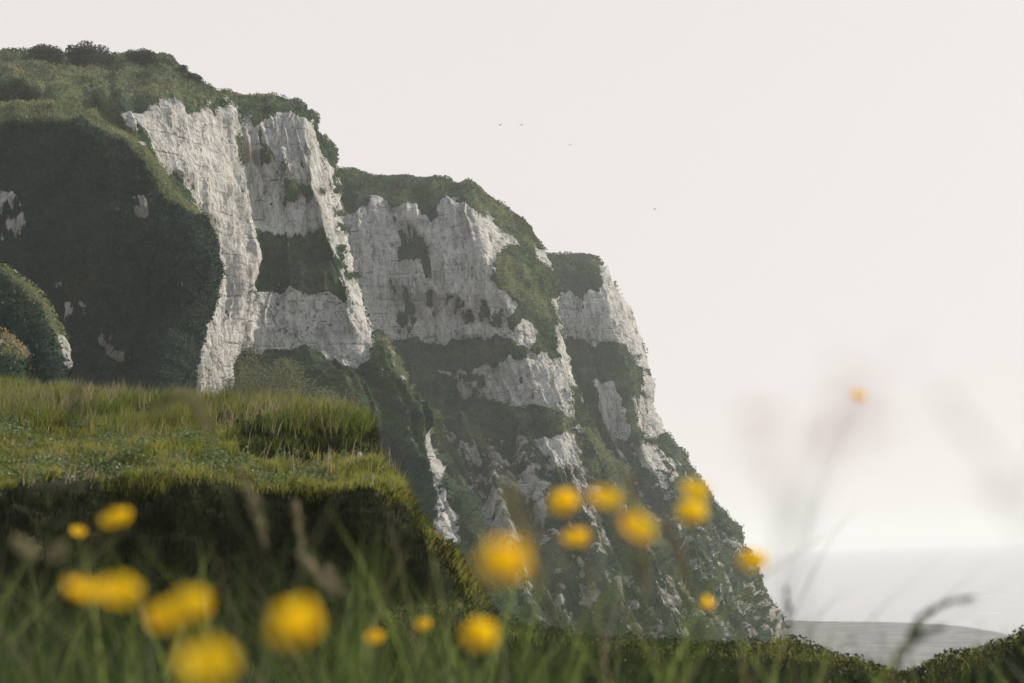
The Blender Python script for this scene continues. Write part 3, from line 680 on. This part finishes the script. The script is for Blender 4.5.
# growth scattered over the cliffs
M_turf = leaf_material('cliff_turf', (.017, .040, .025), (.078, .106, .040), .25, (.11, .10, .055))
M_turf_sunlit = leaf_material('cliff_turf_sunlit', (.075, .095, .040), (.20, .215, .10), .4, (.22, .18, .10))  # lighter copy of the turf colour for the painted sunlit bands
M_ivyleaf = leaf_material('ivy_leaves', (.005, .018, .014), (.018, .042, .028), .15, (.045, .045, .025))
for A, Nn_, vg_, dr_, sc_ in CL:
    n_, pxs, lb_ = sc_
    for sunlit_ in (False, True):
        dn_ = dr_ + (clump(A.reshape(-1, 3), 3.0, 220).reshape(dr_.shape) - .5) * 1.3
        m = (vg_ > .6) * ((dn_ > .42) if sunlit_ else (dn_ <= .42)).astype(float)
        m[:, -8:] = 0
        if m.sum() < 50: continue
        tot = int(n_ * (dr_ > .35).mean() * 1.8) if sunlit_ else n_
        P, i, j = sample_grid(A, tot, m); N_ = Nn_[i, j]
        sz = pxs * P[:, 1] / FPX
        P = P + N_ * (rng.random(len(P)) ** 1.5 * sz * 1.6)[:, None]
        P[:, 2] += rng.random(len(P)) * sz * .5
        V, F, mm = leaves(P, sz * 1.15, flat=1.0)
        T = np.clip(rng.random(len(P)) * .35 + 1.5 * (clump(P, 2.2, 210) - .5) + 1.6 * (clump(P, 9.0, 212) - .5) + .32, 0, 1)
        patches([(V, F, np.repeat(T, mm))], 'scrub', ('sunlit-toned ' if sunlit_ else '') + lb_, 'ground cover', M_turf_sunlit if sunlit_ else (M_ivyleaf if 'bluff' in lb_ or 'spur' in lb_ or 'hummock' in lb_ else M_turf))

# ------------------------------------------------------------------ bushes
def blob_leaves(centres, radii, n, size, flat=.6, squash=.8):
    w = np.array(radii) ** 2; w = w / w.sum(); k = rng.choice(len(w), n, p=w)
    d = rng.normal(0, 1, (n, 3)); d /= np.linalg.norm(d, axis=1, keepdims=True)
    r = rng.uniform(.10, 1.12, n) ** .5
    P = np.array(centres)[k] + d * (np.array(radii)[k] * r)[:, None] * [1, 1, squash]
    V, F, mm = leaves(P, np.full(n, size), flat=flat)
    sh = np.repeat(np.clip(rng.random(n) * .8 + .25 * (d[:, 2] > .2), 0, 1), mm)
    return V, F, sh

def tube(pts, r0, r1, sides=6):
    pts = np.array(pts, float); n = len(pts); V = []
    for i in range(n):
        t = pts[min(i + 1, n - 1)] - pts[max(i - 1, 0)]; t /= np.linalg.norm(t) + 1e-9
        a = np.cross(t, [0.3, .9, .1] if abs(t[2]) > .5 else [0, 0, 1]); a /= np.linalg.norm(a); b = np.cross(t, a)
        r = r0 + (r1 - r0) * i / (n - 1)
        for k in range(sides):
            an = 2 * math.pi * k / sides; V.append(pts[i] + r * (a * math.cos(an) + b * math.sin(an)))
    F = [(i * sides + k, i * sides + (k + 1) % sides, (i + 1) * sides + (k + 1) % sides, (i + 1) * sides + k) for i in range(n - 1) for k in range(sides)]
    return np.array(V), np.array(F)

def join(parts):
    Vs, Fs = [], []; o = 0
    for V, F in parts: Vs.append(V); Fs.append(np.asarray(F) + o); o += len(V)
    return np.concatenate(Vs), np.concatenate(Fs)

def bush(px, py_base, Y, wpx, hpx, label, mat, n=5000, leaf=.35, lumps=12, group=None):
    s = Y / FPX; b = at(px, py_base, Y); w, h = wpx * s, hpx * s
    e = empty('bush', b.tolist()); tag(e, label, 'bush', group)
    cs, rs = [], []
    for k in range(lumps):
        u = random.uniform(-1, 1); hh = math.sqrt(max(0, 1 - u * u * .8))
        r = h * random.uniform(.22, .36)
        cs.append((u * (w / 2 - r * .7), random.uniform(-.35, .35) * w, max(r * .5, random.uniform(.2, .95) * h * hh - r * .7))); rs.append(r)
    V, F, T = blob_leaves(cs, rs, n, leaf)
    mesh_np('foliage', V, F, mat, e, smooth=False, attrs={'tint': T})
    br = [tube([(0, 0, -.1 * h), (c[0] * .4, c[1] * .4, c[2] * .5), c], .02 * h + .03, .008 * h + .01, 5) for c in cs[:7]]
    V, F = join(br); mesh_np('branches', V, F, M_bark, e)
    return e

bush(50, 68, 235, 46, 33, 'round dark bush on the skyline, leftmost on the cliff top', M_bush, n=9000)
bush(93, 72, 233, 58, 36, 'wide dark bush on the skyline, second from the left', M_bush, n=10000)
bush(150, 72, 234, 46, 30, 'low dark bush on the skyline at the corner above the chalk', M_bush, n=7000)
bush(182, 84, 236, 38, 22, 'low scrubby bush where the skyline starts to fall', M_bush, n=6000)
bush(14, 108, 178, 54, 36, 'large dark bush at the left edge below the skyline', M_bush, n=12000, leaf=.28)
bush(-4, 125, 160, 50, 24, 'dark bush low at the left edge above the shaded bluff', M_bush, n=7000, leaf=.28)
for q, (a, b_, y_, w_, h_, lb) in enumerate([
    (250, 414, 190, 56, 68, 'sunlit green shrub against the foot of the bright chalk pillar'),
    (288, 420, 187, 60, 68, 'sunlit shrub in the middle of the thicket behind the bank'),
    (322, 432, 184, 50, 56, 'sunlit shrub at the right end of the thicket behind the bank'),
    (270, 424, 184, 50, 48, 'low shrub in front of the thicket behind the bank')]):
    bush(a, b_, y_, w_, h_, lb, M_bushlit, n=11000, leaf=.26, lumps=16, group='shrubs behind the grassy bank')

# ------------------------------------------------------------------ buttercups
def petal_mesh(R, cup, seed):
    r = random.Random(seed); n, m = 7, 7; V = []
    for i in range(n):
        u = i / (n - 1)
        wid = R * .62 * math.sin(min(1, u * 1.02 + .08) * math.pi * .62) ** .8
        if u > .85: wid *= 1 - (u - .85) * 2.6
        for j in range(m):
            v = j / (m - 1) * 2 - 1
            V.append((R * (.12 + .88 * u) * math.cos(cup * u), wid * v, R * (u ** 1.6) * math.sin(cup) * .9 + .18 * R * v * v * u + r.uniform(-.01, .01) * R))
    return np.array(V), grid_faces(n, m)

def curve_pts(p0, p1, p2, n=12):
    p0, p1, p2 = map(np.array, (p0, p1, p2))
    return [(1 - t) ** 2 * p0 + 2 * t * (1 - t) * p1 + t * t * p2 for t in np.linspace(0, 1, n)]

def buttercup(px, py, Y, label, R=.0115, sr=.0012, tilt=None, cup=.45, closed=False, basedx=0.0):
    top = at(px, py, Y); rnd = random.Random(int(px * 7 + py))
    bx = top[0] + basedx + rnd.uniform(-.05, .05); by = Y + rnd.uniform(-.04, .06); base = np.array([bx, by, near_z(bx, by)])
    e = empty('buttercup', base.tolist())
    tag(e, label, 'buttercup', 'yellow buttercups in the foreground grass')
    t = top - base
    V, F = tube(curve_pts((0, 0, 0), (t[0] * .2, t[1] * .3, t[2] * .65), t, 14), sr, sr * .7, 6)
    mesh_np('stem', V, F, M_stem, e, attrs={'tint': np.full(len(V), .5)})
    tl = tilt if tilt is not None else (rnd.uniform(-.6, .6), rnd.uniform(-.45, .6) if Y < 1.0 else rnd.uniform(.0, .6))
    M = (Matrix.Rotation(tl[0], 3, 'Y') @ Matrix.Rotation(tl[1] + .45, 3, 'X'))
    Mn = np.array(M)
    for k in range(5):
        V, F = petal_mesh(R, cup if not closed else 1.15, k)
        a = 2 * math.pi * k / 5 + rnd.uniform(-.08, .08); c, s = math.cos(a), math.sin(a)
        V = V @ np.array([[c, s, 0], [-s, c, 0], [0, 0, 1]])
        V[:, 2] += .0004 * k
        mesh_np('petal', V @ Mn.T + t, F, M_petal, e, attrs={'tint': np.full(len(V), rnd.random())})
    # domed centre with stamens
    V = []; F = []
    for i in range(5):
        for j in range(10):
            th = i / 4 * math.pi / 2; a = j / 10 * 2 * math.pi
            V.append((R * .26 * math.cos(th) * math.cos(a), R * .26 * math.cos(th) * math.sin(a), R * (.10 + .24 * math.sin(th))))
    F = [(i * 10 + j, i * 10 + (j + 1) % 10, (i + 1) * 10 + (j + 1) % 10, (i + 1) * 10 + j) for i in range(4) for j in range(10)]
    mesh_np('flower_centre', np.array(V) @ Mn.T + t, F, M_core, e, attrs={'tint': np.full(len(V), .5)})
    return e

BC = [
 (118, 523, 1.40, 'small buttercup against the dark bank, upper left of the foreground'),
 (78, 534, 2.10, 'tiny far buttercup just left of the small one against the dark bank'),
 (119, 597, .80, 'blurred orange yellow buttercup, right half of the pair near the left edge'),
 (84, 598, .78, 'pale yellow buttercup put in for a round glint, left half of the pair near the left edge'),  # flower added in place of a blurred dew highlight
 (190, 612, .74, 'wide blurred buttercup in the grass right of the pair at lower left'),
 (165, 622, .86, 'smaller orange buttercup overlapping the wide one at lower left'),
 (300, 631, .60, 'large bright blurred buttercup low in the grass, third from the left edge'),
 (207, 670, .60, 'large buttercup cut by the bottom edge of the photo'),
 (505, 570, .60, 'largest buttercup, centre of the photo below the cliff'),
 (480, 640, .98, 'dull orange buttercup below the largest one'),
 (424, 628, 1.9, 'faint small buttercup sunk in grass left of the dull orange one'),
 (375, 640, 1.8, 'faint small buttercup sunk in grass right of the bright blurred one'),
 (565, 506, 1.40, 'left one of the touching pair of buttercups against the cliff'),
 (604, 504, 1.25, 'right one of the touching pair of buttercups against the cliff'),
 (577, 544, 1.42, 'round buttercup below the touching pair against the cliff'),
 (634, 533, 1.10, 'oval buttercup right of and below the touching pair'),
 (694, 495, 1.42, 'upper one of the two stacked buttercups right of the oval one'),
 (692, 517, 1.36, 'lower one of the two stacked buttercups right of the oval one'),
 (753, 565, 1.45, 'buttercup on the edge of the cliff outline above the sea'),
 (706, 605, 1.9, 'faint brownish yellow bud low against the foot of the cliff'),
]
for k, (px, py, Y, lb) in enumerate(BC):
    if Y > 1.0: Y *= .84
    small = lb.startswith(('faint', 'tiny'))
    buttercup(px, py, Y, lb, R=.0095 if small else (.0112 if Y < .9 else .0125), closed=('bud' in lb), cup=.35 + .3 * random.random())

# single small yellow flower among pink blossom, very near the lens
e = buttercup(858, 399, 1.35, 'small yellow flower alone against the sky at upper right', R=.0085, cup=.8, tilt=(0, .5), basedx=-.12, sr=.0004)

# ------------------------------------------------------------------ stalks
def stalk(path, Y, label, name='grass_stalk', cat='grass stalk', head=.4, mat=M_seed, head_r=.006, stem_r=.0009, n=70, grain=.008, group='tall seeding grass stalks', Y1=None):
    """path: photo points from the foot to the tip"""
    pts = np.array([at(px, py, Y + ((Y1 - Y) * k / (len(path) - 1) if Y1 else 0)) for k, (px, py) in enumerate(path)])
    foot = np.array([pts[0][0] - .02, pts[0][1] + .01, near_z(pts[0][0], pts[0][1])])
    if pts[0][2] > foot[2] + .01: pts = np.concatenate([[foot], pts])
    if mat is M_seed and name == 'grass_stalk': n = int(n * 2.2); grain *= 1.15
    t_ = np.linspace(0, len(pts) - 1, 30); out = []
    for t in t_:
        i = min(int(t), len(pts) - 2); f = t - i
        p0, p1, p2, p3 = pts[max(i - 1, 0)], pts[i], pts[i + 1], pts[min(i + 2, len(pts) - 1)]
        out.append(.5 * ((2 * p1) + (-p0 + p2) * f + (2 * p0 - 5 * p1 + 4 * p2 - p3) * f * f + (-p0 + 3 * p1 - 3 * p2 + p3) * f ** 3))
    out = np.array(out); base = out[0].copy(); out -= base
    e = empty(name, base.tolist()); tag(e, label, cat, group)
    V, F = tube(out, stem_r, stem_r * .6, 5); mesh_np('stem', V, F, M_seeddark if mat is M_seeddark else M_stem, e, attrs={'tint': np.full(len(V), .6)})
    k0 = int(30 * (1 - head)); seg = out[k0:]
    u = rng.random(n); ii = np.minimum((u * (len(seg) - 1)).astype(int), len(seg) - 2); f = (u * (len(seg) - 1) - ii)[:, None]
    c = seg[ii] * (1 - f) + seg[ii + 1] * f
    c += rng.normal(0, 1, (n, 3)) * (head_r * np.sin(np.clip(u, .08, .97) * np.pi) ** .6 * .55)[:, None]
    ax = np.diff(seg, axis=0)[ii]; ax /= np.linalg.norm(ax, axis=1, keepdims=True)
    a = ax + rng.normal(0, .45, (n, 3)); a /= np.linalg.norm(a, axis=1, keepdims=True)
    b = np.cross(a, rng.normal(0, 1, (n, 3))); b /= np.linalg.norm(b, axis=1, keepdims=True)
    cc = np.cross(a, b); s = grain * rng.uniform(.7, 1.2, (n, 1))
    V = np.stack([c - a * s * .5, c + b * s * .17, c + cc * s * .15, c - b * s * .17, c - cc * s * .15, c + a * s * .5], 1).reshape(-1, 3)
    F = (np.array([(0, 2, 1), (0, 3, 2), (0, 4, 3), (0, 1, 4), (5, 1, 2), (5, 2, 3), (5, 3, 4), (5, 4, 1)])[None] + (np.arange(n) * 6)[:, None, None]).reshape(-1, 3)
    mesh_np('seed_head', V, F, mat, e, smooth=False, attrs={'tint': np.repeat(rng.random(n), 6)})
    return e

stalk([(262, 600), (235, 520), (218, 470), (205, 420), (192, 400), (172, 396), (156, 412)], 1.5, 'arching tan grass stalk whose drooping tip hooks over the bank', head=.5, n=90, head_r=.005)
stalk([(285, 620), (268, 560), (255, 505), (238, 470)], 1.7, 'pinkish tan seed stalk leaning left across the dark bank', head=.45, n=70, head_r=.005)
stalk([(305, 620), (303, 570), (299, 530), (294, 502)], 1.8, 'slender grey green seed stalk upright in front of the dark bank', head=.4, n=50, head_r=.005)
stalk([(352, 640), (335, 600), (315, 572), (298, 552)], 1.6, 'short tan stalk bent left above the bright blurred buttercup', head=.5, n=60, head_r=.005)
stalk([(360, 640), (348, 605), (338, 585), (326, 568)], 1.75, 'short dull green stalk close right of the short tan one', head=.4, n=50, head_r=.005)
stalk([(62, 660), (66, 560), (68, 470), (72, 420), (76, 385)], 1.4, 'dark thin stalk standing near the left edge over the sunny bank', head=.22, n=50, mat=M_seeddark, head_r=.006)
stalk([(40, 660), (36, 600), (30, 560), (16, 540)], 1.3, 'pale tipped stalk at the far left edge', head=.25, n=40)
stalk([(58, 650), (44, 600), (50, 560), (62, 548)], 1.3, 'thin stalk with a whitish hooked tip at lower left', head=.25, n=40)
stalk([(896, 672), (905, 650), (914, 628), (934, 608), (976, 597)], 1.6, 'dark seed stalk arching right in front of the sea, its tip level', head=.5, n=130, mat=M_seeddark, head_r=.0045, stem_r=.0015)
stalk([(900, 672), (908, 650), (918, 636), (944, 627)], 1.62, 'shorter dark seed stalk under the arching one', head=.45, n=80, mat=M_seeddark, head_r=.004, stem_r=.0012)
stalk([(790, 680), (789, 640), (788, 612), (786, 588)], 1.9, 'thin upright dark stalk against the sea near the foot of the cliff', head=.4, n=60, mat=M_seeddark, head_r=.004)
stalk([(650, 660), (646, 600), (640, 540), (628, 470)], 1.5, 'brownish blurred stalk in front of the cliff under the oval buttercup', head=.5, n=80)
stalk([(700, 670), (690, 610), (680, 560), (664, 520)], 1.5, 'tan blurred stalk under the stacked buttercups', head=.5, n=80)
stalk([(560, 660), (548, 600), (520, 520), (506, 480)], 1.1, 'faint brown stalk rising beside the largest buttercup', head=.45, n=60)
stalk([(1060, 560), (1024, 508), (985, 450), (940, 395)], .42, 'faint blurred stalk slanting up left at the right edge', head=.35, n=5, mat=M_pink, head_r=.005, stem_r=.0005, grain=.005)
stalk([(1080, 600), (1030, 540), (1000, 500), (980, 480)], .45, 'second faint stalk low at the right edge', head=.3, n=4, mat=M_pink, head_r=.005, stem_r=.0005, grain=.005)
pk = dict(name='pink_flower', cat='flower', mat=M_pink, grain=.006, group='pale pink flower stalks against the sky')
stalk([(800, 620), (785, 540), (768, 470), (758, 415)], .42, 'faint pink flower stalk, left one against the sky', head=.30, n=15, head_r=.011, stem_r=.0003, **pk)
stalk([(790, 620), (800, 530), (818, 460), (828, 432)], .42, 'faint pink flower stalk, middle one against the sky', head=.22, n=11, head_r=.010, stem_r=.0003, **pk)
stalk([(788, 620), (806, 530), (830, 450), (858, 400)], .36, 'faint pink flower stalk whose head lies round the yellow flower', head=.22, n=17, head_r=.012, stem_r=.0003, **pk)

# ------------------------------------------------------------------ posts, gulls
def post(px, py0, py1_, Y, r, label, mat):
    b = at(px, py1_, Y); h = (py1_ - py0) * Y / FPX
    V, F = tube([(0, 0, -.15), (.003, 0, h * .5), (.012, 0, h * .97), (.012, 0, h)], r, r * .85, 8)
    V = V * 1.0; o = mesh_np('wooden_post', V, F, mat); o.location = b.tolist()
    # closed top
    tag(o, label, 'post')
post(322, 452, 471, 16.6, .022, 'short dark leaning post under the grass overhang', M_wood)
post(359, 452, 468, 16.9, .030, 'short pale post at the right end of the grass overhang', M_paint)

def gull(px, py, Y, span, roll, label):
    b = at(px, py, Y); e = empty('gull', b.tolist()); tag(e, label, 'bird', 'gulls in the sky')
    n = 9; V = []
    for i in range(n):
        s = i / (n - 1); x = (s - .5) * .5 * span
        r = .07 * span * math.sin(math.pi * min(max(s * .95 + .03, 0), 1)) ** .7
        for k in range(8):
            a = k / 8 * 2 * math.pi; V.append((r * math.cos(a), x, r * math.sin(a)))
    F = [(i * 8 + k, i * 8 + (k + 1) % 8, (i + 1) * 8 + (k + 1) % 8, (i + 1) * 8 + k) for i in range(n - 1) for k in range(8)]
    mesh_np('body', V, F, M_bird, e)
    for sd_ in (-1, 1):
        W_ = []
        for i in range(8):
            s = i / 7; x = sd_ * span * .5 * s; z = span * (.16 * math.sin(s * 2.2) - .03 * s); ch = span * .10 * (1 - s) ** .6 + .005
            y = -.08 * span * s * s
            W_ += [(x, y + ch, z), (x, y + ch * .3, z + .012 * span), (x, y - ch, z), (x, y, z - .006 * span)]
        F = [(i * 4 + k, i * 4 + (k + 1) % 4, (i + 1) * 4 + (k + 1) % 4, (i + 1) * 4 + k) for i in range(7) for k in range(4)]
        mesh_np('wing', W_, F, M_bird, e)
    e.rotation_euler = (0, roll, random.uniform(-.6, .6))
gull(500, 125, 260, 1.3, .2, 'tiny gull in the sky, leftmost of the upper pair')
gull(522, 125, 270, 1.3, -.3, 'tiny gull in the sky, right of the upper pair')
gull(570, 145, 270, 1.2, .1, 'tiny gull alone in the sky below the upper pair')
gull(655, 209, 280, 1.2, -.1, 'tiny gull lowest and farthest right in the sky')

# ------------------------------------------------------------------ haze
def haze():
    t = bpy.data.materials.new('haze'); t.use_nodes = True; n = t.node_tree; n.nodes.clear()
    o = n.nodes.new('ShaderNodeOutputMaterial'); v = n.nodes.new('ShaderNodeVolumePrincipled')
    v.inputs['Color'].default_value = (.875, .89, .885, 1); v.inputs['Density'].default_value = HZ; v.inputs['Anisotropy'].default_value = .0
    n.links.new(v.outputs[0], o.inputs['Volume'])
    x0, x1, y0, y1, z0, z1 = -9500, 9500, -700, 15500, -4, 150
    V = [(x, y, z) for x in (x0, x1) for y in (y0, y1) for z in (z0, z1)]
    F = [(0, 1, 3, 2), (4, 6, 7, 5), (0, 4, 5, 1), (2, 3, 7, 6), (0, 2, 6, 4), (1, 5, 7, 3)]
    tag(mesh_np('haze', V, F, t, smooth=False), 'thin pale sea haze', 'haze', kind='stuff')
HZ = .00028
haze()

# ------------------------------------------------------------------ render settings
SC.render.engine = 'CYCLES'
cy = SC.cycles
cy.use_denoising = True
try: cy.denoiser = 'OPENIMAGEDENOISE'
except Exception: pass
cy.max_bounces = 6; cy.diffuse_bounces = 3; cy.glossy_bounces = 2; cy.transmission_bounces = 3; cy.volume_bounces = 1
cy.caustics_reflective = False; cy.caustics_refractive = False; cy.sample_clamp_indirect = 4
SC.view_settings.view_transform = 'Standard'; SC.view_settings.look = 'None'
SC.view_settings.exposure = .25; SC.view_settings.gamma = 1
